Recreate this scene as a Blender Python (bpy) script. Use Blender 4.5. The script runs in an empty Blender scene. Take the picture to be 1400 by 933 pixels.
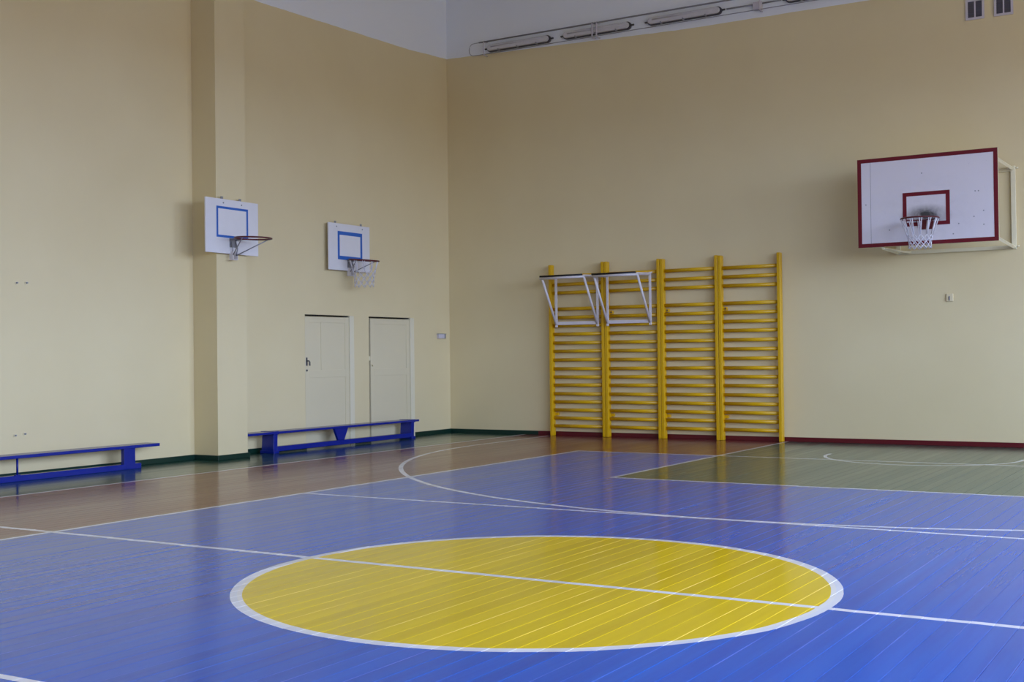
import bpy, math, random
from mathutils import Vector, Matrix
random.seed(7)
S = bpy.context.scene
COL = S.collection

# ------------------------------------------------------------------ camera
CAM = Vector((11.8412, -17.4539, 1.3079))
YAW, PITCH, ROLL, FPX = -0.544989, 0.012285, -0.0116984, 1663.91
cy_, sy_, cp_, sp_ = math.cos(YAW), math.sin(YAW), math.cos(PITCH), math.sin(PITCH)
fwd = Vector((sy_ * cp_, cy_ * cp_, sp_))
rgt = Vector((cy_, -sy_, 0))
upv = rgt.cross(fwd)
r2 = math.cos(ROLL) * rgt + math.sin(ROLL) * upv
u2 = -math.sin(ROLL) * rgt + math.cos(ROLL) * upv
cd = bpy.data.cameras.new('camera')
cam = bpy.data.objects.new('camera', cd)
COL.objects.link(cam)
cd.sensor_width = 36.0
cd.lens = 36.0 * FPX / 1400.0
m = Matrix((r2, u2, -fwd)).transposed().to_4x4()
m.translation = CAM
cam.matrix_world = m
S.camera = cam

# ------------------------------------------------------------------ view, world, daylight
S.view_settings.view_transform = 'Standard'
S.view_settings.look = 'None'
S.view_settings.gamma = 1.0
S.view_settings.use_curve_mapping = False
S.view_settings.exposure = 0.0
SKY = 13.0
w = bpy.data.worlds.new('world')
S.world = w
w.use_nodes = True
nt = w.node_tree
nt.nodes.clear()
wo = nt.nodes.new('ShaderNodeOutputWorld')
bg = nt.nodes.new('ShaderNodeBackground')
tc = nt.nodes.new('ShaderNodeTexCoord')
sx = nt.nodes.new('ShaderNodeSeparateXYZ')
rp = nt.nodes.new('ShaderNodeValToRGB')       # overcast sky above, darker ground below the horizon
mr = nt.nodes.new('ShaderNodeMapRange')
mr.inputs['From Min'].default_value = -1
mr.inputs['From Max'].default_value = 1
nt.links.new(tc.outputs['Generated'], sx.inputs[0])
nt.links.new(sx.outputs['Z'], mr.inputs['Value'])
nt.links.new(mr.outputs[0], rp.inputs[0])
cr = rp.color_ramp
cr.elements[0].position = 0.0
cr.elements[0].color = (0.24, 0.225, 0.20, 1)
cr.elements[1].position = 1.0
cr.elements[1].color = (0.76, 0.94, 1.38, 1)
e = cr.elements.new(0.497); e.color = (0.27, 0.25, 0.23, 1)
e = cr.elements.new(0.505); e.color = (0.72, 0.89, 1.31, 1)
nt.links.new(rp.outputs[0], bg.inputs[0])
bg.inputs[1].default_value = SKY
nt.links.new(bg.outputs[0], wo.inputs[0])

# room: corner at the origin, back wall along +X at Y=0, left wall along -Y at X=0
RX, RY, RZ = 16.5, -22.6, 8.0
WIN = [(-5.6 - i * 4.15, -2.4 - i * 4.15) for i in range(5)]     # window openings in the right wall
WZ0, WZ1 = 1.3, 5.5
for a, b in WIN:                                                # sampling portals for the sky
    ld = bpy.data.lights.new('window_portal', 'AREA')
    ld.shape = 'RECTANGLE'
    ld.size = WZ1 - WZ0
    ld.size_y = b - a
    ld.cycles.is_portal = True
    lo = bpy.data.objects.new('window_portal', ld)
    lo.matrix_world = Matrix.Translation((RX + 0.02, (a + b) / 2, (WZ0 + WZ1) / 2)) @ Matrix.Rotation(math.pi / 2, 4, 'Y')
    COL.objects.link(lo)

# ------------------------------------------------------------------ node helpers
class V:
    """scalar node expression"""
    def __init__(s, nt, sock): s.nt, s.s = nt, sock
    def op(s, o, b=None, c=None):
        n = s.nt.nodes.new('ShaderNodeMath'); n.operation = o
        s.nt.links.new(s.s, n.inputs[0])
        for i, x in ((1, b), (2, c)):
            if x is None: continue
            if isinstance(x, V): s.nt.links.new(x.s, n.inputs[i])
            else: n.inputs[i].default_value = x
        return V(s.nt, n.outputs[0])
    def __add__(s, b): return s.op('ADD', b)
    def __sub__(s, b): return s.op('SUBTRACT', b)
    def __mul__(s, b): return s.op('MULTIPLY', b)
    def __gt__(s, b): return s.op('GREATER_THAN', b)
    def __lt__(s, b): return s.op('LESS_THAN', b)
    def __and__(s, b): return s.op('MULTIPLY', b)
    def __or__(s, b): return s.op('MAXIMUM', b)
    def abs(s): return s.op('ABSOLUTE')
    def clamp01(s):
        r = s.op('MINIMUM', 1.0); return r.op('MAXIMUM', 0.0)

def srgb(r, g, b):
    f = lambda c: (c / 255 / 12.92) if c <= 10.3 else ((c / 255 + 0.055) / 1.055) ** 2.4
    return (f(r), f(g), f(b), 1)

def new_mat(name):
    mt = bpy.data.materials.new(name); mt.use_nodes = True
    return mt, mt.node_tree, mt.node_tree.nodes['Principled BSDF']

def mixc(nt, fac, a, b):
    n = nt.nodes.new('ShaderNodeMix'); n.data_type = 'RGBA'
    if isinstance(fac, V): nt.links.new(fac.s, n.inputs[0])
    else: n.inputs[0].default_value = fac
    for i, x in ((6, a), (7, b)):
        if isinstance(x, tuple): n.inputs[i].default_value = x
        else: nt.links.new(x, n.inputs[i])
    return n.outputs[2]

def noise(nt, vec, scale, detail=3, sc=(1, 1, 1), rough=0.5):
    mp = nt.nodes.new('ShaderNodeMapping'); mp.inputs['Scale'].default_value = sc
    nt.links.new(vec, mp.inputs[0])
    n = nt.nodes.new('ShaderNodeTexNoise')
    n.inputs['Scale'].default_value = scale
    n.inputs['Detail'].default_value = detail
    n.inputs['Roughness'].default_value = rough
    nt.links.new(mp.outputs[0], n.inputs['Vector'])
    return V(nt, n.outputs[0])

def add_bump(nt, bs, h, strength, dist):
    b = nt.nodes.new('ShaderNodeBump')
    b.inputs['Strength'].default_value = strength
    b.inputs['Distance'].default_value = dist
    nt.links.new(h.s, b.inputs['Height'])
    nt.links.new(b.outputs[0], bs.inputs['Normal'])

def paint(name, col, rough=0.5, var=0.06, scale=6.0, bump=0.0, metal=0.0, spec=0.5):
    mt, nt, bs = new_mat(name)
    tcn = nt.nodes.new('ShaderNodeTexCoord')
    n = noise(nt, tcn.outputs['Object'], scale, 4)
    dark = tuple(c * (1 - var * 2) for c in col[:3]) + (1,)
    lite = tuple(min(1, c * (1 + var)) for c in col[:3]) + (1,)
    nt.links.new(mixc(nt, n, dark, lite), bs.inputs['Base Color'])
    bs.inputs['Roughness'].default_value = rough
    bs.inputs['Metallic'].default_value = metal
    bs.inputs['Specular IOR Level'].default_value = spec
    if bump: add_bump(nt, bs, noise(nt, tcn.outputs['Object'], 90, 3), bump, 0.002)
    return mt

CREAM = srgb(232, 214, 158)
WHITE_UP = srgb(234, 238, 242)
def wall_mat(name, side):
    mt, nt, bs = new_mat(name)
    g = nt.nodes.new('ShaderNodeNewGeometry')
    s = nt.nodes.new('ShaderNodeSeparateXYZ'); nt.links.new(g.outputs['Position'], s.inputs[0])
    x, y, z = (V(nt, s.outputs[i]) for i in range(3))
    if side == 'left':
        lim = (y * 0.06 + 6.476) | (y * 0.0215 + 6.433)
    else:
        lim = (x * -0.0325 + 6.475) | (x * -0.003 + 6.345)
    up = z > (lim + (noise(nt, g.outputs['Position'], 3.0) - 0.5) * 0.02)
    n = noise(nt, g.outputs['Position'], 0.9, 4)
    c = mixc(nt, n, srgb(219, 202, 156), srgb(229, 214, 170))
    nt.links.new(mixc(nt, up, c, WHITE_UP), bs.inputs['Base Color'])
    bs.inputs['Roughness'].default_value = 0.55
    bs.inputs['Specular IOR Level'].default_value = 0.3
    add_bump(nt, bs, noise(nt, g.outputs['Position'], 45, 4), 0.12, 0.003)
    return mt

PW = 0.11                                       # floorboard width
def floor_mat():
    mt, nt, bs = new_mat('painted_floorboards')
    g = nt.nodes.new('ShaderNodeNewGeometry')
    tcn = nt.nodes.new('ShaderNodeTexCoord')
    oi = nt.nodes.new('ShaderNodeObjectInfo')
    P = g.outputs['Position']
    s = nt.nodes.new('ShaderNodeSeparateXYZ'); nt.links.new(P, s.inputs[0])
    so = nt.nodes.new('ShaderNodeSeparateXYZ'); nt.links.new(tcn.outputs['Object'], so.inputs[0])
    wob = (noise(nt, P, 2.2, 3) - 0.5) * 0.03
    x = V(nt, s.outputs[0]) + wob
    y = V(nt, s.outputs[1]) - wob
    rnd = V(nt, oi.outputs['Random'])
    def dist(cx, cy):
        dx = x - cx; dy = y - cy
        return (dx * dx + dy * dy).op('SQRT')
    def band(v, c, wd): return (v - c).abs() < wd / 2
    # paint fields
    streak = noise(nt, P, 1.0, 5, (9, 0.35, 1), 0.6)
    scuff = noise(nt, P, 1.4, 5, (1, 0.5, 1), 0.65)
    def field(a, b): return mixc(nt, streak, a, b)
    blue = field(srgb(0, 64, 166), srgb(8, 106, 206))
    yellow = field(srgb(222, 184, 4), srgb(246, 214, 14))
    brown = field(srgb(100, 40, 42), srgb(128, 62, 62))
    green = field(srgb(34, 74, 66), srgb(54, 98, 86))
    edge_g = field(srgb(22, 60, 50), srgb(40, 80, 66))
    dC = dist(8.25, -11.3)
    out_court = (x < 3.97) | (x > 12.53) | (y > -2.75)
    c = mixc(nt, out_court, blue, brown)
    key = (x > 6.0) & (x < 10.4) & (y > -5.8)
    c = mixc(nt, key, c, green)
    c = mixc(nt, (x < 1.5) | (x > 15.0), c, edge_g)
    c = mixc(nt, dC < 1.70, c, yellow)
    # white lines
    LW = 0.05
    inx = (x > 3.945) & (x < 12.555)
    ring = (dC < 1.738) & (dC > 1.672)
    ln = ring | (band(y, -11.3, 0.055) & (x > 1.5) & (x < 15.0))
    ln = ln | (band(y, -8.4, LW) & inx) | (band(y, -14.22, LW) & inx)
    ln = ln | (band(y, -2.75, 0.05) & inx) | (band(x, 3.97, LW) & (y < -2.73)) | (band(x, 12.53, LW) & (y < -2.73))
    ln = ln | band(x, 1.5, 0.045) | band(x, 15.0, 0.045)
    ln = ln | ((band(x, 6.0, LW) | band(x, 10.4, LW)) & (y > -5.825))
    ln = ln | (band(y, -5.8, LW) & (x > 5.975) & (x < 10.425))
    d3 = dist(8.25, -2.18)
    ln = ln | (band(d3, 6.2, 0.055) & (y < -2.18)) | ((band(x, 2.05, 0.055) | band(x, 14.45, 0.055)) & (y > -2.18) & (y < -0.2))
    ln = ln | (band(dist(8.36, -1.98), 1.16, 0.045) & (y < -1.9))
    worn = ((scuff - 0.42) * 3.0).clamp01() * 0.25
    c = mixc(nt, ln & (worn * -0.6 + 0.95), c, srgb(240, 240, 240))
    # wear along the board edges and small scuffs
    lx = V(nt, so.outputs[0]).abs()
    en = noise(nt, P, 1.0, 4, (11, 0.7, 1), 0.6)
    lite = nt.nodes.new('ShaderNodeHueSaturation')        # paint rubbed paler along the board edges
    lite.inputs['Value'].default_value = 1.45; lite.inputs['Saturation'].default_value = 0.78
    nt.links.new(c, lite.inputs['Color'])
    edge = (lx > PW / 2 - 0.0042) & ((en - 0.52) * 7).clamp01()
    c = mixc(nt, edge * 0.42, c, lite.outputs[0])
    hsv = nt.nodes.new('ShaderNodeHueSaturation')
    nt.links.new((rnd * 0.16 + 0.92).s, hsv.inputs['Value'])
    nt.links.new(c, hsv.inputs['Color'])
    nt.links.new(hsv.outputs[0], bs.inputs['Base Color'])
    rr = (streak * 0.12) + (rnd * 0.04) + 0.09
    nt.links.new(rr.s, bs.inputs['Roughness'])
    bs.inputs['Specular IOR Level'].default_value = 0.43
    h = noise(nt, P, 1.0, 3, (13, 0.45, 1), 0.5)
    add_bump(nt, bs, h, 0.05, 0.006)
    return mt

def board_mat():
    """white painted backboard with ball marks and grime above the ring"""
    mt, nt, bs = new_mat('scuffed_white_board')
    g = nt.nodes.new('ShaderNodeNewGeometry'); P = g.outputs['Position']
    s = nt.nodes.new('ShaderNodeSeparateXYZ'); nt.links.new(P, s.inputs[0])
    x = V(nt, s.outputs[0]) - 8.20; z = V(nt, s.outputs[2]) - 3.10
    r = ((x * x * 0.22) + (z * z)).op('SQRT')
    n = noise(nt, P, 5, 6, (1, 1, 1), 0.7)
    sm = ((r * -6.0 + 1.0).clamp01() * (n * 3.4 - 0.6)).clamp01()
    r2_ = ((x * x * 0.5) + (z * z)).op('SQRT')
    haze = (r2_ * -1.6 + 1.0).clamp01() * (noise(nt, P, 3, 6, (1, 1, 1), 0.7) - 0.35).clamp01()
    c = mixc(nt, haze * 0.9, srgb(224, 218, 222), srgb(150, 150, 152))
    c = mixc(nt, ((noise(nt, P, 9, 8, (1, 1, 1), 0.8) - 0.64) * 9).clamp01() * 0.4, c, srgb(120, 120, 130))
    c = mixc(nt, sm * 0.95, c, srgb(34, 34, 34))
    nt.links.new(c, bs.inputs['Base Color'])
    bs.inputs['Roughness'].default_value = 0.45
    return mt

M = {}
M['wall_left'] = wall_mat('cream_and_white_wall_left', 'left')
M['wall_back'] = wall_mat('cream_and_white_wall_back', 'back')
M['ceiling'] = paint('white_ceiling', srgb(225, 225, 225), 0.7)
M['floor'] = floor_mat()
M['subfloor'] = paint('dark_subfloor', srgb(40, 36, 34), 0.9)
M['green_base'] = paint('dark_green_baseboard', srgb(6, 46, 34), 0.35)
M['red_base'] = paint('crimson_baseboard', srgb(94, 8, 24), 0.35)
M['door'] = paint('off_white_door', srgb(222, 210, 174), 0.4, 0.02, 2)
M['casing'] = paint('white_casing', srgb(230, 221, 190), 0.4, 0.02, 2)
M['dark'] = paint('gap_shade', srgb(40, 34, 28), 0.9)  # shade of the gap over the doors, put in as colour
M['yellow'] = paint('yellow_gloss_wood', srgb(218, 170, 2), 0.32, 0.05, 8)
M['white_steel'] = paint('white_steel', srgb(222, 216, 218), 0.35, 0.04, 12)
M['black'] = paint('black_rubber', srgb(22, 20, 24), 0.6)
M['bench'] = paint('blue_gloss_wood', srgb(10, 34, 136), 0.22, 0.08, 7)
M['board'] = board_mat()
M['board_small'] = paint('white_board', srgb(228, 226, 226), 0.45, 0.03, 6)
M['crimson'] = paint('crimson_line', srgb(108, 4, 26), 0.4)
M['blue_line'] = paint('blue_line', srgb(36, 100, 186), 0.4)
M['rim'] = paint('dark_red_steel', srgb(92, 26, 32), 0.4, 0.1, 20)
M['net'] = paint('white_cord', srgb(225, 222, 230), 0.8)
M['cream_steel'] = paint('cream_steel', srgb(232, 224, 190), 0.4, 0.04, 10)
M['galv'] = paint('grey_steel', srgb(150, 150, 154), 0.4, 0.1, 20, metal=0.3)
M['grey_dark'] = paint('dark_grey_plastic', srgb(74, 72, 76), 0.5)
M['lamp_body'] = paint('lamp_grey_plastic', srgb(196, 194, 198), 0.4)
M['lamp_cover'] = paint('clear_grey_cover', srgb(204, 202, 204), 0.15)
M['vent_dark'] = paint('vent_slate', srgb(88, 86, 96), 0.6)
M['vent_frame'] = paint('vent_grey_white', srgb(206, 200, 206), 0.5)
M['switch'] = paint('cream_plastic', srgb(228, 214, 176), 0.4)

# ------------------------------------------------------------------ mesh helpers
class MB:
    def __init__(s): s.v, s.f, s.sm = [], [], []
    def quadface(s, idx, smooth=False): s.f.append(idx); s.sm.append(smooth)
    def hexa(s, pts):
        """8 points: bottom ring 0-3 counter-clockwise, top ring 4-7"""
        b = len(s.v); s.v += [tuple(p) for p in pts]
        for q in ((3, 2, 1, 0), (4, 5, 6, 7), (0, 1, 5, 4), (1, 2, 6, 5), (2, 3, 7, 6), (3, 0, 4, 7)):
            s.quadface(tuple(b + i for i in q))
        return s
    def box(s, x0, x1, y0, y1, z0, z1):
        return s.hexa([(x0, y0, z0), (x1, y0, z0), (x1, y1, z0), (x0, y1, z0), (x0, y0, z1), (x1, y0, z1), (x1, y1, z1), (x0, y1, z1)])
    def tube(s, pts, r, n=8, closed=False, smooth=True, ry=None):
        pts = [Vector(p) for p in pts]; k = len(pts); b = len(s.v)
        for i, p in enumerate(pts):
            if closed: d = pts[(i + 1) % k] - pts[i - 1]
            else: d = pts[min(i + 1, k - 1)] - pts[max(i - 1, 0)]
            d.normalize()
            ref = Vector((0, 0, 1)) if abs(d.z) < 0.9 else Vector((1, 0, 0))
            a = d.cross(ref).normalized(); c = a.cross(d).normalized()
            for j in range(n):
                t = 2 * math.pi * j / n
                s.v.append(tuple(p + a * (math.cos(t) * r) + c * (math.sin(t) * (ry or r))))
        for i in range(k if closed else k - 1):
            for j in range(n):
                i2 = (i + 1) % k
                s.quadface((b + i * n + j, b + i2 * n + j, b + i2 * n + (j + 1) % n, b + i * n + (j + 1) % n), smooth)
        if not closed:
            s.quadface(tuple(b + j for j in range(n)))
            s.quadface(tuple(b + (k - 1) * n + j for j in reversed(range(n))))
        return s
    def prism(s, prof, axis, a, b):
        """profile of 2-D points extruded along axis from a to b"""
        n = len(prof); st = len(s.v)
        for t in (a, b):
            for p in prof:
                q = [p[0], p[1]]; q.insert(axis, t); s.v.append(tuple(q))
        s.quadface(tuple(st + i for i in range(n))); s.quadface(tuple(st + n + i for i in reversed(range(n))))
        for i in range(n):
            j = (i + 1) % n; s.quadface((st + i, st + n + i, st + n + j, st + j))
        return s
    def mesh(s, name, mat):
        me = bpy.data.meshes.new(name); me.from_pydata(s.v, [], s.f); me.update()
        import bmesh
        bm = bmesh.new(); bm.from_mesh(me)
        bmesh.ops.recalc_face_normals(bm, faces=bm.faces)
        bm.to_mesh(me); bm.free()
        for p, k in zip(me.polygons, s.sm): p.use_smooth = k
        me.materials.append(mat)
        return me
    def build(s, name, mat, parent=None, bevel=0.0):
        o = bpy.data.objects.new(name, s.mesh(name, mat)); COL.objects.link(o)
        if parent is not None: o.parent = parent
        if bevel:
            b = o.modifiers.new('bevel', 'BEVEL'); b.width = bevel; b.segments = 2; b.limit_method = 'ANGLE'
        return o

def empty(name, loc=(0, 0, 0)):
    o = bpy.data.objects.new(name, None); o.empty_display_size = 0.1
    o.location = loc; COL.objects.link(o); return o
def tag(o, label, cat=None, group=None, kind=None):
    o['label'] = label
    if cat: o['category'] = cat
    if group: o['group'] = group
    if kind: o['kind'] = kind
    return o
def struct(o, label): return tag(o, label, kind='structure')
def copy_tree(o, parent=None):
    c = o.copy(); COL.objects.link(c); c.parent = parent
    for ch in list(o.children): copy_tree(ch, c)
    return c

# ------------------------------------------------------------------ floor of separate boards
floor = struct(MB().box(-0.25, RX + 0.25, RY - 0.25, 0.25, -0.20, -0.03).build('floor', M['subfloor']),
               'painted wooden gym floor with blue, yellow, brown and green fields and white lines')
hw = PW / 2 - 0.0008
bv = 0.0013
prof = [(-hw, -0.0302), (hw, -0.0302), (hw, -bv), (hw - bv, 0), (-hw + bv, 0), (-hw, -bv)]
plank_me = MB().prism(prof, 1, RY, -0.001).mesh('floor_plank', M['floor'])
nb = int(RX / PW)
for i in range(nb):
    o = bpy.data.objects.new('floor_plank', plank_me); COL.objects.link(o)
    o.parent = floor
    o.location = (PW * (i + 0.5), 0, random.uniform(-0.0006, 0.0))
    o.rotation_euler = (0, math.radians(random.gauss(0, 0.19)), 0)

# ------------------------------------------------------------------ walls
D1 = (-3.775, -2.645)          # door openings in the left wall
D2 = (-2.262, -1.065)
DH = 1.955
wl = MB()
wl.box(-0.25, 0, RY - 0.25, D1[0], -0.03, RZ)
wl.box(-0.25, 0, D1[1], D2[0], -0.03, RZ)
wl.box(-0.25, 0, D2[1], 0.25, -0.03, RZ)
wl.box(-0.25, 0, D1[0], D1[1], DH, RZ)
wl.box(-0.25, 0, D2[0], D2[1], DH, RZ)
wl.box(-0.25, -0.16, D1[0], D1[1], -0.03, DH)
wl.box(-0.25, -0.16, D2[0], D2[1], -0.03, DH)
struct(wl.build('wall_left', M['wall_left']), 'cream painted left wall with a white band along the top')
struct(MB().box(0, RX + 0.25, 0, 0.25, -0.03, RZ).build('wall_back', M['wall_back']),
       'cream painted back wall with white band above the strip lights')
struct(MB().box(0, RX + 0.25, RY - 0.25, RY, -0.03, RZ).build('wall_front', M['wall_back']), 'cream wall opposite the wall bars')
struct(MB().box(-0.25, RX + 0.25, RY - 0.25, 0.25, RZ, RZ + 0.2).build('ceiling', M['ceiling']), 'white gym ceiling')
wr = MB()
wr.box(RX, RX + 0.25, RY, 0, -0.03, WZ0)
wr.box(RX, RX + 0.25, RY, 0, WZ1, RZ)
edges = [0.0]
for a, b in WIN: edges += [b, a]
edges.append(RY)
for i in range(0, len(edges), 2):
    wr.box(RX, RX + 0.25, edges[i + 1], edges[i], WZ0, WZ1)
struct(wr.build('wall_right', M['wall_back']), 'cream right wall with a row of tall windows')
for i, (a, b) in enumerate(WIN):
    t = empty('window_%d' % (i + 1), (RX + 0.1, (a + b) / 2, WZ0))
    struct(t, 'tall white framed gym window in the right wall')
    hh, hwid = WZ1 - WZ0, (b - a) / 2
    fr = MB()
    fr.box(0, 0.07, -hwid, -hwid + 0.07, 0, hh); fr.box(0, 0.07, hwid - 0.07, hwid, 0, hh)
    fr.box(0, 0.07, -hwid + 0.07, hwid - 0.07, 0, 0.07); fr.box(0, 0.07, -hwid + 0.07, hwid - 0.07, hh - 0.07, hh)
    fr.build('window_frame', M['casing'], t)
    for k in (-1, 1):
        MB().box(0.01, 0.06, k * hwid / 3 - 0.03, k * hwid / 3 + 0.03, 0.07, hh - 0.07).build('mullion', M['casing'], t)
    MB().box(0.012, 0.058, -hwid + 0.07, hwid - 0.07, hh * 0.62, hh * 0.62 + 0.05).build('transom', M['casing'], t)

# pillar on the left wall
PX, PY0, PY1 = 0.425, -5.975, -5.43
pil = struct(MB().box(0.0, PX, PY0, PY1, -0.0, RZ).build('wall_pillar', M['wall_left']), 'cream square pillar standing against the left wall')

# baseboards
BH, BT = 0.066, 0.022
def baseboard(name, mat, label, *runs, parent=None):
    mb = MB()
    for r in runs: mb.box(*r)
    o = mb.build(name, mat, parent, bevel=0.004)
    if parent is None: struct(o, label)
    return o
baseboard('baseboard_left', M['green_base'], 'dark green baseboard along the left wall and around the pillar',
          (0, BT, RY, PY0, 0, BH), (0, BT, PY1, D1[0], 0, BH), (0, BT, D1[1], D2[0], 0, BH), (0, BT, D2[1], 0, 0, BH),
          (0, PX, PY0 - BT, PY0, 0, BH), (PX, PX + BT, PY0 - BT, PY1 + BT, 0, BH), (0, PX, PY1, PY1 + BT, 0, BH))
baseboard('baseboard_corner', M['green_base'], 'short dark green baseboard on the back wall beside the corner', (BT, 1.76, -BT, 0, 0, BH))
baseboard('baseboard_back', M['red_base'], 'crimson baseboard along the back wall behind the wall bars', (1.76, RX, -BT, 0, 0, BH))

# ------------------------------------------------------------------ doors
def door(n, y0, y1, label, vgap):
    t = struct(empty('door_%d' % n, (0, (y0 + y1) / 2, 0)), label)
    c = (y0 + y1) / 2
    jw = 0.105
    L = lambda v: v - c
    # jamb on the right edge, slightly proud of the wall
    MB().box(-0.12, 0.014, L(y1) - jw, L(y1), 0.0, DH - 0.002).build('door_jamb', M['casing'], t, bevel=0.004)
    MB().box(-0.155, -0.02, L(y0), L(y1) - jw, DH - 0.012, DH - 0.001).build('head_gap_shade', M['dark'], t)  # dark strip, paints in the shadow line above the leaf
    ly0, ly1, lz = L(y0) + vgap, L(y1) - jw - 0.004, DH - 0.030
    leaf = MB().box(-0.060, -0.012, ly0, ly1, 0.006, lz).build('door_leaf', M['door'], t, bevel=0.003)
    # stiles and rails laid on the leaf around the two recessed panels
    sw = 0.09
    for (a, b, z0, z1) in ((ly0, ly0 + sw, 0.006, lz), (ly1 - sw, ly1, 0.006, lz)):
        MB().box(-0.012, -0.003, a, b, z0, z1).build('stile', M['door'], leaf, bevel=0.002)
    for z0, z1 in ((0.006, 0.2), (1.02, 1.13), (lz - 0.085, lz)):
        MB().box(-0.012, -0.003, ly0 + sw, ly1 - sw, z0, z1).build('rail', M['door'], leaf, bevel=0.002)
    return t, leaf, ly0, ly1, lz
t, leaf, a, b, z = door(1, D1[0], D1[1], 'off-white panelled door nearest the pillar behind the bench', 0.006)
MB().box(-0.012, -0.003, a + 0.36, a + 0.40, 1.13, z - 0.085).build('muntin', M['door'], leaf, bevel=0.002)
hd = MB().box(-0.003, 0.006, a + 0.015, a + 0.042, 1.20, 1.32).build('handle_plate', M['grey_dark'], leaf, bevel=0.002)
MB().tube([(0.004, a + 0.03, 1.27), (0.045, a + 0.03, 1.27), (0.05, a + 0.04, 1.25), (0.05, a + 0.04, 1.20)], 0.009).build('door_handle', M['grey_dark'], leaf)
MB().tube([(0.0, a + 0.03, 1.13), (0.006, a + 0.03, 1.13)], 0.016).build('keyhole_cover', M['grey_dark'], leaf)
t, leaf, a, b, z = door(2, D2[0], D2[1], 'off-white panelled door nearest the room corner with a dark gap on its left edge', 0.045)
MB().box(-0.05, -0.008, a - 0.043, a, 1.26, 1.33).build('latch', M['door'], leaf)
MB().tube([(0.0, a + 0.035, 1.18), (0.03, a + 0.035, 1.18)], 0.014).build('door_knob', M['switch'], leaf)

# ------------------------------------------------------------------ wall bars
RUNGS = [0.160, 0.290, 0.420, 0.552, 0.684, 0.824, 0.957, 1.090, 1.233, 1.374, 1.511, 1.653, 1.790, 1.924, 2.063, 2.327, 2.461, 2.598]
XB = [2.055, 3.068, 4.037, 4.99, 5.965]
wlab = ['yellow wooden wall bars at the left end, behind the first white pull-up bracket',
        'yellow wooden wall bars behind the right-hand white pull-up bracket',
        'yellow wooden wall bars, third section from the corner, nothing hung on it',
        'yellow wooden wall bars at the right end, nearest the big backboard']
for i in range(4):
    a, b = XB[i] + 0.003, XB[i + 1] - 0.003
    t = tag(empty('wall_bars', ((a + b) / 2, -0.09, 0)), wlab[i], 'wall bars', 'yellow wall bars in a row on the back wall')
    c = (a + b) / 2
    pw = 0.052
    for s_, e_ in ((a - c, a - c + pw), (b - c - pw, b - c)):
        MB().box(s_, e_, -0.06, 0.045, 0.0, 2.79 + random.uniform(-0.006, 0.006)).build('post', M['yellow'], t, bevel=0.008)
    for zr in RUNGS:
        MB().tube([(a - c + pw - 0.01, 0.0, zr), (b - c - pw + 0.01, 0.0, zr + random.uniform(-0.004, 0.004))], 0.019, 10, ry=0.028).build('rung', M['yellow'], t)
    for zz in (0.35, 1.985):
        MB().box(a - c + pw, a - c + pw + 0.05, 0.03, 0.088, zz - 0.025, zz + 0.025).build('wall_bracket', M['yellow'], t, bevel=0.004)
        MB().box(b - c - pw - 0.05, b - c - pw, 0.03, 0.088, zz - 0.025, zz + 0.025).build('wall_bracket', M['yellow'], t, bevel=0.004)
    MB().tube([(a - c + pw + 0.03, 0.03, 1.985), (a - c + pw + 0.03, 0.012, 1.985)], 0.012).build('bolt', M['grey_dark'], t)

# ------------------------------------------------------------------ pull-up brackets on the wall bars
def pull_up(x0, x1, ztop, label):
    c = (x0 + x1) / 2; h = (x1 - x0) / 2
    t = tag(empty('pull_up_bar', (c, -0.175, 1.80)), label, 'pull-up bar', 'white pull-up brackets hung on the wall bars')
    zt, yf = ztop - 1.80, -0.475
    for s in (-1, 1):
        MB().box(s * h - 0.018, s * h + 0.018, -0.012, 0.012, -0.035, zt + 0.03).build('upright', M['white_steel'], t, bevel=0.003)
        MB().tube([(s * h, 0.0, zt), (s * h, yf, zt - 0.02)], 0.022, 4, smooth=False).build('arm', M['white_steel'], t)
        MB().tube([(s * h, -0.008, 0.01), (s * h, yf + 0.02, zt - 0.03)], 0.019, 8).build('diagonal_brace', M['white_steel'], t)
        MB().tube([(s * h, 0.0, zt + 0.012), (s * h, 0.075, zt + 0.03), (s * h, 0.10, zt + 0.005)], 0.012, 6).build('hook', M['white_steel'], t)
    MB().box(-h, h, -0.012, 0.008, 0.0, 0.052).build('lower_crossbar', M['white_steel'], t, bevel=0.003)
    MB().tube([(-h - 0.03, yf, zt - 0.03), (h + 0.012, yf, zt - 0.03)], 0.019, 10).build('front_bar', M['white_steel'], t)
    MB().tube([(-h - 0.03, yf, zt + 0.002), (h - 0.02, yf, zt + 0.002)], 0.0145, 10).build('grip', M['black'], t)
    return t
pull_up(2.215, 2.965, 2.565, 'white steel pull-up bracket with black grip, left of the two on the wall bars')
pull_up(3.145, 3.885, 2.560, 'white steel pull-up bracket with black grip, right of the two on the wall bars')

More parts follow.
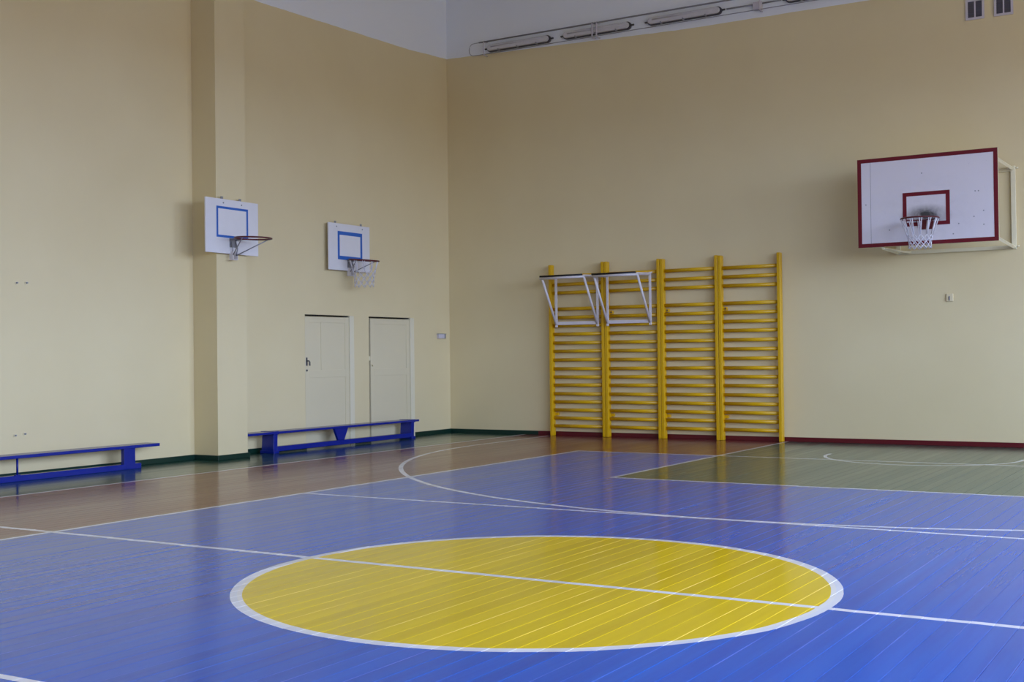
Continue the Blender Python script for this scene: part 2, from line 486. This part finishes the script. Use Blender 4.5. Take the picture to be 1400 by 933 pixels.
# ------------------------------------------------------------------ benches
def bench_cross(y0, y1, label):
    """bench with crosswise end legs, a wedge in the middle and a beam near the floor"""
    c = (y0 + y1) / 2
    t = tag(empty('gym_bench', (0.235, c, 0)), label, 'bench', 'long low blue gym benches')
    L = lambda v: v - c
    MB().box(-0.125, 0.125, L(y0), L(y1), 0.270, 0.303).build('seat', M['bench'], t, bevel=0.004)
    for ya in (y0 + 0.60, y1 - 0.16):
        k = L(ya)
        MB().hexa([(-0.115, k - 0.04, 0.035), (0.105, k - 0.04, 0.035), (0.105, k + 0.04, 0.035), (-0.115, k + 0.04, 0.035),
                   (-0.10, k - 0.04, 0.27), (0.112, k - 0.04, 0.27), (0.112, k + 0.04, 0.27), (-0.10, k + 0.04, 0.27)]).build('leg', M['bench'], t, bevel=0.004)
        MB().box(-0.13, 0.125, k - 0.055, k + 0.055, 0.0, 0.04).build('foot', M['bench'], t, bevel=0.006)
        MB().box(-0.118, 0.126, k - 0.05, k + 0.05, 0.262, 0.3085).build('end_batten', M['bench'], t, bevel=0.003)
    m_ = L(-3.355)
    MB().prism([(m_ - 0.16, 0.27), (m_ + 0.16, 0.27), (m_ + 0.07, 0.095), (m_ - 0.07, 0.095)], 0, 0.05, 0.09).build('centre_support', M['bench'], t, bevel=0.003)
    MB().box(0.03, 0.105, L(y0) + 0.64, L(y1) - 0.20, 0.025, 0.095).build('lower_beam', M['bench'], t, bevel=0.005)
    return t
bench_cross(-5.40, -1.43, 'long low blue bench in front of the two doors')
def bench_plate(y0, y1, label):
    """bench with flat plate legs and a thin rod in the middle"""
    c = (y0 + y1) / 2
    t = tag(empty('gym_bench', (0.235, c, 0)), label, 'bench', 'long low blue gym benches')
    L = lambda v: v - c
    MB().box(-0.125, 0.125, L(y0), L(y1), 0.252, 0.288).build('seat', M['bench'], t, bevel=0.004)
    for ya in (y0 + 0.45, y1 - 0.45):
        k = L(ya)
        MB().box(0.045, 0.10, k - 0.085, k + 0.085, 0.012, 0.252).build('leg', M['bench'], t, bevel=0.003)
    MB().tube([(0.075, L(-8.885), 0.066), (0.075, L(-8.885), 0.254)], 0.012).build('support_rod', M['bench'], t)
    MB().box(0.06, 0.09, L(-8.885) - 0.03, L(-8.885) + 0.03, 0.064, 0.075).build('rod_plate', M['bench'], t)
    MB().box(0.02, 0.098, L(y0) + 0.28, L(y1) - 0.27, 0.0, 0.066).build('lower_beam', M['bench'], t, bevel=0.005)
    return t
bench_plate(-10.92, -6.895, 'long low blue bench left of the pillar, cut off by the picture edge')

# ------------------------------------------------------------------ basketball hoops
def make_net(r, n, drop, rc, long_part=0.45, r_end=0.55):
    """cord net: long loops at the top, diamond mesh below, hanging from z=0"""
    mb = MB()
    lev = [0.0, -drop * long_part]
    k = 4
    for j in range(1, k + 1): lev.append(-drop * (long_part + (1 - long_part) * j / k))
    def rad(z):
        t_ = min(1, -z / (drop * 0.75)); return r * (1 - (1 - r_end) * (t_ ** 0.8))
    def pt(j, i): 
        a = 2 * math.pi * (i + (0.5 if j % 2 else 0)) / n
        return Vector((rad(lev[j]) * math.cos(a), rad(lev[j]) * math.sin(a), lev[j]))
    for i in range(n):                                  # long straight loops hanging from the ring
        for o_ in (-0.13, 0.13):
            a = 2 * math.pi * (i + 0.5 + o_) / n
            p = Vector((r * math.cos(a), r * math.sin(a), 0)); q = pt(1, i)
            mb.tube([p, p.lerp(q, 0.5), q], rc, 4)
    for j in range(1, len(lev) - 1):
        for i in range(n):
            p = pt(j, i)
            for q in ((pt(j + 1, i), pt(j + 1, i - 1)) if j % 2 == 0 else (pt(j + 1, i), pt(j + 1, i + 1))):
                mb.tube([p, (p + q) / 2, q], rc, 4)
    return mb
def ring_pts(r, n=40): return [(r * math.cos(2 * math.pi * i / n), r * math.sin(2 * math.pi * i / n), 0) for i in range(n)]
def rect_frame(mb, a0, a1, z0, z1, wd, d0, d1, axis):
    """rectangular line on a board; axis = normal direction (0 = X, 1 = Y)"""
    for (p, q, r, s) in ((a0, a1, z0, z0 + wd), (a0, a1, z1 - wd, z1), (a0, a0 + wd, z0 + wd, z1 - wd), (a1 - wd, a1, z0 + wd, z1 - wd)):
        if axis == 1: mb.box(p, q, d0, d1, r, s)
        else: mb.box(d0, d1, p, q, r, s)
    return mb

# big hoop on the back wall; the board hangs 0.85 m in front of the wall
t = tag(empty('basketball_hoop', (8.207, -0.85, 2.72)), 'large white backboard with crimson border and netted ring on the back wall', 'basketball hoop')
bw, bh = 0.90, 1.20
bd = MB().box(-bw, bw, 0.004, 0.035, 0, bh).build('backboard', M['cream_steel'], t, bevel=0.003)
MB().box(-bw + 0.04, -bw + 0.172, 0.0, 0.0045, 0.04, bh - 0.04).build('panel', M['board'], bd)
MB().box(-bw + 0.176, bw - 0.04, 0.0, 0.0045, 0.04, bh - 0.04).build('panel', M['board'], bd)
MB().box(-bw + 0.171, -bw + 0.177, 0.002, 0.0045, 0.05, bh - 0.05).build('seam', M['grey_dark'], bd)
rect_frame(MB(), -bw, bw, 0, bh, 0.052, -0.003, 0.003, 1).build('border', M['crimson'], bd)
rect_frame(MB(), -0.302, 0.302, 0.251, 0.702, 0.05, -0.0035, 0.002, 1).build('target_square', M['crimson'], bd)
for (px, pz) in ((-0.79, 0.58), (0.62, 0.66), (0.66, 0.66), (0.41, 0.25), (0.60, 0.33), (0.34, 0.12), (-0.48, 0.22), (-0.05, 0.95), (0.72, 0.22), (0.72, 0.4)):
    MB().tube([(px, 0.002, pz), (px, -0.0025, pz)], 0.009, 8).build('bolt', M['galv'], bd)
rm = MB().tube([(x, y - 0.375, 0.31) for x, y, z in ring_pts(0.235)], 0.0105, 8, closed=True).build('rim', M['rim'], t)
mp_ = MB().box(-0.09, 0.09, -0.012, 0.0, 0.20, 0.33)
mp_.tube([(-0.07, -0.005, 0.305), (-0.09, -0.16, 0.305)], 0.010, 6).tube([(0.07, -0.005, 0.305), (0.09, -0.16, 0.305)], 0.010, 6)
mp_.build('rim_mount', M['rim'], t)
nt_ = make_net(0.232, 12, 0.385, 0.0062, 0.56, 0.60).build('net', M['net'], t)
nt_.location = (0, -0.375, 0.305)
wr_ = MB()
yw = 0.82
for s in (-1, 1):
    x_ = -0.565 if s < 0 else 0.955
    wr_.box(x_ - 0.03, x_ + 0.03, yw - 0.01, yw + 0.028, -0.05, 1.06)
wr_.box(-0.60, 0.985, yw - 0.008, yw + 0.028, -0.055, -0.005)
wr_.box(-0.535, 0.925, yw - 0.008, yw + 0.028, 0.99, 1.03)
wr_.build('wall_frame', M['cream_steel'], t, bevel=0.004)
for (xa, za, xb, zb) in ((0.86, 0.05, 0.955, -0.03), (0.86, 1.08, 0.955, 1.02), (-0.58, -0.01, -0.57, -0.03), (-0.58, 1.08, -0.565, 1.02)):
    MB().tube([(xa, 0.03, za), (xb, yw, zb)], 0.024, 4, smooth=False).build('support_arm', M['cream_steel'], t)
MB().tube([(-0.58, 0.05, -0.012), (-0.45, 0.62, -0.03), (-0.40, 0.80, -0.03)], 0.014, 6).build('brace', M['cream_steel'], t)
for zz in (0.02, 1.06):
    MB().box(-bw + 0.02, bw - 0.02, 0.035, 0.075, zz, zz + 0.05).build('board_batten', M['cream_steel'], t)
for zz in (-0.02, 1.03):
    MB().tube([(0.985, yw + 0.005, zz), (1.02, yw - 0.002, zz)], 0.011, 8).build('bolt', M['cream_steel'], t)

def small_hoop(xf, yc, zc0, wid, hgt, sq, lw, lw_top, rim_x, rim_z, rim_r, tilt, net, xback, hang, label):
    """hoop on a small board facing +X. xf = board front, sq = (y0, y1, z0, z1)"""
    t = tag(empty('basketball_hoop', (xf, yc, zc0)), label, 'basketball hoop', 'small training hoops on the left wall')
    hw_ = wid / 2
    bd = MB().box(-0.022, 0.0, -hw_, hw_, 0, hgt).build('backboard', M['board_small'], t, bevel=0.003)
    y0, y1, z0, z1 = sq[0] - yc, sq[1] - yc, sq[2] - zc0, sq[3] - zc0
    q = MB()
    q.box(-0.001, 0.002, y0, y1, z0, z0 + lw_top); q.box(-0.001, 0.002, y0, y1, z1 - lw_top, z1)
    q.box(-0.001, 0.002, y0, y0 + lw, z0 + lw_top, z1 - lw_top); q.box(-0.001, 0.002, y1 - lw, y1, z0 + lw_top, z1 - lw_top)
    q.build('target_square', M['blue_line'], bd)
    # hangers over the top edge, fixed to the wall behind
    for s in (-1, 1):
        hg = MB().box(xback - xf, -0.022, s * hang - 0.02, s * hang + 0.02, hgt - 0.10, hgt - 0.06)
        hg.box(-0.03, -0.022, s * hang - 0.02, s * hang + 0.02, hgt - 0.12, hgt + 0.035)
        hg.build('hanger', M['galv'], t)
        bo = MB().tube([(-0.001, s * hang, hgt - 0.05), (0.006, s * hang, hgt - 0.05)], 0.010, 8)
        bo.build('bolt', M['galv'], bd)
    bt = MB().box(xback - xf, -0.022, -0.2, 0.2, 0.10, 0.15)
    bt.build('batten', M['galv'], t)
    zr = rim_z - zc0
    rx = rim_x - xf
    ca, sa = math.cos(tilt), math.sin(tilt)
    def T(x, y, z): return (rx + x * ca + z * sa, y, zr - x * sa + z * ca)
    MB().tube([T(*p) for p in ring_pts(rim_r)], 0.011, 8, closed=True).build('rim', M['rim'], t)
    k = MB().box(-0.0005, 0.012, -0.06, 0.06, zr - 0.10, zr + 0.02)
    k.tube([(0.005, -0.05, zr), T(-rim_r * 0.93, -0.08, 0)], 0.010, 6).tube([(0.005, 0.05, zr), T(-rim_r * 0.93, 0.08, 0)], 0.010, 6)
    k.build('rim_mount', M['galv'], t)
    # foot bracket under the board and two struts carrying the ring
    fb = MB().box(-0.02, 0.05, -0.045, -0.036, -0.08, 0.03)
    fb.box(-0.02, 0.05, 0.036, 0.045, -0.08, 0.03); fb.box(-0.02, 0.05, -0.036, 0.036, -0.08, -0.071)
    fb.build('foot_bracket', M['white_steel'], t, bevel=0.002)
    for s in (-1, 1):
        MB().tube([(0.03, s * 0.032, -0.02), T(rim_r * 0.15, s * rim_r * 0.985, -0.008)], 0.0075, 6).build('strut', M['galv'], t)
        MB().tube([(0.012, s * 0.04, zr - 0.02), (0.045, s * 0.045, 0.07), (0.03, s * 0.032, -0.02)], 0.0075, 6).build('hanger_rod', M['galv'], t)
    if net:
        n_ = make_net(rim_r * 0.98, 10, 0.40, 0.0050, 0.36, 0.66).build('net', M['net'], t)
        n_.location = (rx, 0, zr - 0.005)
    return t
small_hoop(0.50, -5.755, 2.682, 0.96, 0.705, (-6.045, -5.468, 2.888, 3.290), 0.030, 0.030, 0.86, 2.868, 0.235, 0.03, False, PX, 0.165,
           'small white backboard with blue square and bare red ring on the pillar')
small_hoop(0.10, -2.84, 2.636, 0.99, 0.708, (-3.125, -2.534, 2.800, 3.228), 0.045, 0.055, 0.375, 2.785, 0.225, 0.085, True, 0.0, 0.31,
           'small white backboard with blue square and netted ring above the doors')

# ------------------------------------------------------------------ strip lights along the top of the back wall
def stadium(x0, x1, z0, z1, n=8):
    r = (z1 - z0) / 2; zc = (z0 + z1) / 2
    p = [(x1 - r + r * math.cos(a), zc + r * math.sin(a)) for a in [(-math.pi / 2 + math.pi * i / n) for i in range(n + 1)]]
    return p + [(x0 + r + r * math.cos(a), zc + r * math.sin(a)) for a in [(math.pi / 2 + math.pi * i / n) for i in range(n + 1)]]
LX = [(0.86, 2.09), (2.33, 3.55), (3.84, 5.07), (6.07, 7.30)]
ll = ['unlit sealed strip light closest to the room corner', 'unlit sealed strip light, second from the room corner, crossed by a double strap',
      'unlit sealed strip light, third from the room corner', 'unlit sealed strip light at the top picture edge, farthest from the corner']
LZ = 6.525
for (a, b), lb in zip(LX, ll):
    c, h = (a + b) / 2, (b - a) / 2
    t = tag(empty('strip_light', (c, 0, LZ)), lb, 'strip light', 'strip lights in a row on the white band of the back wall')
    MB().prism(stadium(-h, h, -0.062, 0.062), 1, -0.045, -0.004).build('housing', M['grey_dark'], t)
    MB().prism(stadium(-h + 0.02, h - 0.02, -0.05, 0.05), 1, -0.095, -0.045).build('cover', M['lamp_cover'], t, bevel=0.012)
    MB().tube([(-h + 0.10, -0.088, 0.012), (h - 0.10, -0.088, 0.012)], 0.013, 8).build('lamp_tube', M['lamp_body'], t)
    for k in (-0.6, 0.0, 0.6):
        MB().box(k * h - 0.012, k * h + 0.012, -0.099, -0.04, -0.064, -0.035).build('clip', M['galv'], t)
    for s in (-1, 1):
        MB().tube([(s * h, -0.03, 0), (s * (h + 0.05), -0.03, 0)], 0.014, 8).build('cable_gland', M['grey_dark'], t)
# wire guard around the whole row: top and bottom rods with a rounded end
t = tag(empty('lamp_guard', (0.54, -0.11, LZ)), 'thin grey wire guard running around the row of strip lights', 'lamp guard')
x_end = 8.6 - 0.54
loop = []
for i in range(9):
    a = math.pi / 2 + math.pi * i / 8
    loop.append((0.08 + 0.08 * math.cos(a), 0, 0.102 * math.sin(a)))
MB().tube([(x_end, 0, 0.11), (0.2, 0, 0.105)], 0.013, 6).build('top_rod', M['galv'], t)
MB().tube([(0.2, 0, 0.105)] + loop + [(0.2, 0, -0.105)], 0.006, 6).build('end_loop', M['galv'], t)
MB().tube([(0.2, 0, -0.105), (x_end, 0, -0.11)], 0.006, 6).build('bottom_rod', M['galv'], t)
for xx in (0.30, 2.36, 2.44, 5.16, 7.5):
    MB().tube([(xx, 0.105, 0.12), (xx, 0.0, 0.12), (xx, -0.008, 0.1), (xx, -0.008, -0.1), (xx, 0.0, -0.118), (xx, 0.105, -0.118)], 0.011, 6).build('strap', M['vent_frame'], t)
t = tag(empty('junction_box', (5.64, 0, LZ)), 'small white junction box with conduit between the third and fourth strip light', 'junction box')
MB().box(-0.07, 0.07, -0.06, -0.001, -0.09, 0.03).build('box_body', M['vent_frame'], t, bevel=0.008)
MB().tube([(-0.49, -0.03, -0.0), (-0.07, -0.03, -0.0)], 0.012, 6).build('conduit', M['galv'], t)
MB().tube([(0.07, -0.03, -0.0), (0.36, -0.03, 0.0)], 0.012, 6).build('conduit', M['galv'], t)

# ------------------------------------------------------------------ vents, switches, wall anchors
for (x0, x1, lb) in ((8.618, 8.800, 'small twin-slot grey vent high on the back wall, the left one'), (8.985, 9.167, 'small twin-slot grey vent high on the back wall, the right one')):
    c, h = (x0 + x1) / 2, (x1 - x0) / 2
    z0, z1 = 5.855, 6.075
    t = tag(empty('wall_vent', (c, 0, z0 - 0.03)), lb, 'vent', 'pair of wall vents above the big backboard')
    f = MB()
    hh = z1 - z0 + 0.06
    f.box(-h - 0.03, -h, -0.02, -0.001, 0, hh); f.box(h, h + 0.03, -0.02, -0.001, 0, hh)
    f.box(-h, h, -0.02, -0.001, 0, 0.03); f.box(-h, h, -0.02, -0.001, hh - 0.03, hh); f.box(-0.009, 0.009, -0.016, -0.001, 0.03, hh - 0.03)
    f.build('frame', M['vent_frame'], t)
    for s in (-1, 1):
        pn = MB().box(min(s * 0.009, s * h), max(s * 0.009, s * h), -0.006, -0.001, 0.03, hh - 0.03).build('slot', M['vent_dark'], t)
        for k in range(7):
            zz = 0.045 + k * 0.03
            MB().hexa([(min(s * .009, s * h), -0.014, zz), (max(s * .009, s * h), -0.014, zz), (max(s * .009, s * h), -0.006, zz + 0.012), (min(s * .009, s * h), -0.006, zz + 0.012),
                       (min(s * .009, s * h), -0.014, zz + .003), (max(s * .009, s * h), -0.014, zz + .003), (max(s * .009, s * h), -0.006, zz + 0.015), (min(s * .009, s * h), -0.006, zz + 0.015)]).build('slat', M['vent_dark'], pn)
t = tag(empty('light_switch', (8.32, 0, 1.99)), 'small cream switch on the back wall below the big backboard', 'switch')
MB().box(-0.045, 0.045, -0.022, -0.001, 0, 0.105).build('plate', M['switch'], t, bevel=0.004)
MB().box(-0.012, 0.006, -0.030, -0.021, 0.015, 0.07).build('rocker', M['galv'], t, bevel=0.002)
t = tag(empty('alarm_box', (0, -0.29, 1.62)), 'small white box on the left wall just beside the room corner', 'wall box')
MB().box(0.001, 0.05, -0.10, 0.06, 0, 0.075).build('box_body', M['vent_frame'], t, bevel=0.004)
MB().box(0.001, 0.046, 0.06, 0.11, 0.0, 0.08).build('end_cap', M['galv'], t, bevel=0.003)
MB().box(0.004, 0.056, -0.11, 0.11, 0.074, 0.082).build('lid', M['galv'], t)
for (y_, z_, lb) in ((-8.654, 2.195, 'tiny grey wall anchor in the upper pair on the left wall, left one'), (-8.525, 2.20, 'tiny grey wall anchor in the upper pair on the left wall, right one'),
                     (-8.686, 0.482, 'tiny grey wall anchor just above the bench left of the pillar, left one'), (-8.560, 0.492, 'tiny grey wall anchor just above the bench left of the pillar, right one')):
    t = tag(empty('wall_anchor', (0, y_, z_)), lb, 'wall anchor', 'wall anchors on the left wall')
    MB().tube([(0.0, 0, 0), (0.008, 0, 0)], 0.020, 10).build('plate', M['switch'], t)
    MB().tube([(0.006, 0, 0), (0.03, 0, 0)], 0.009, 8).build('bolt', M['galv'], t)
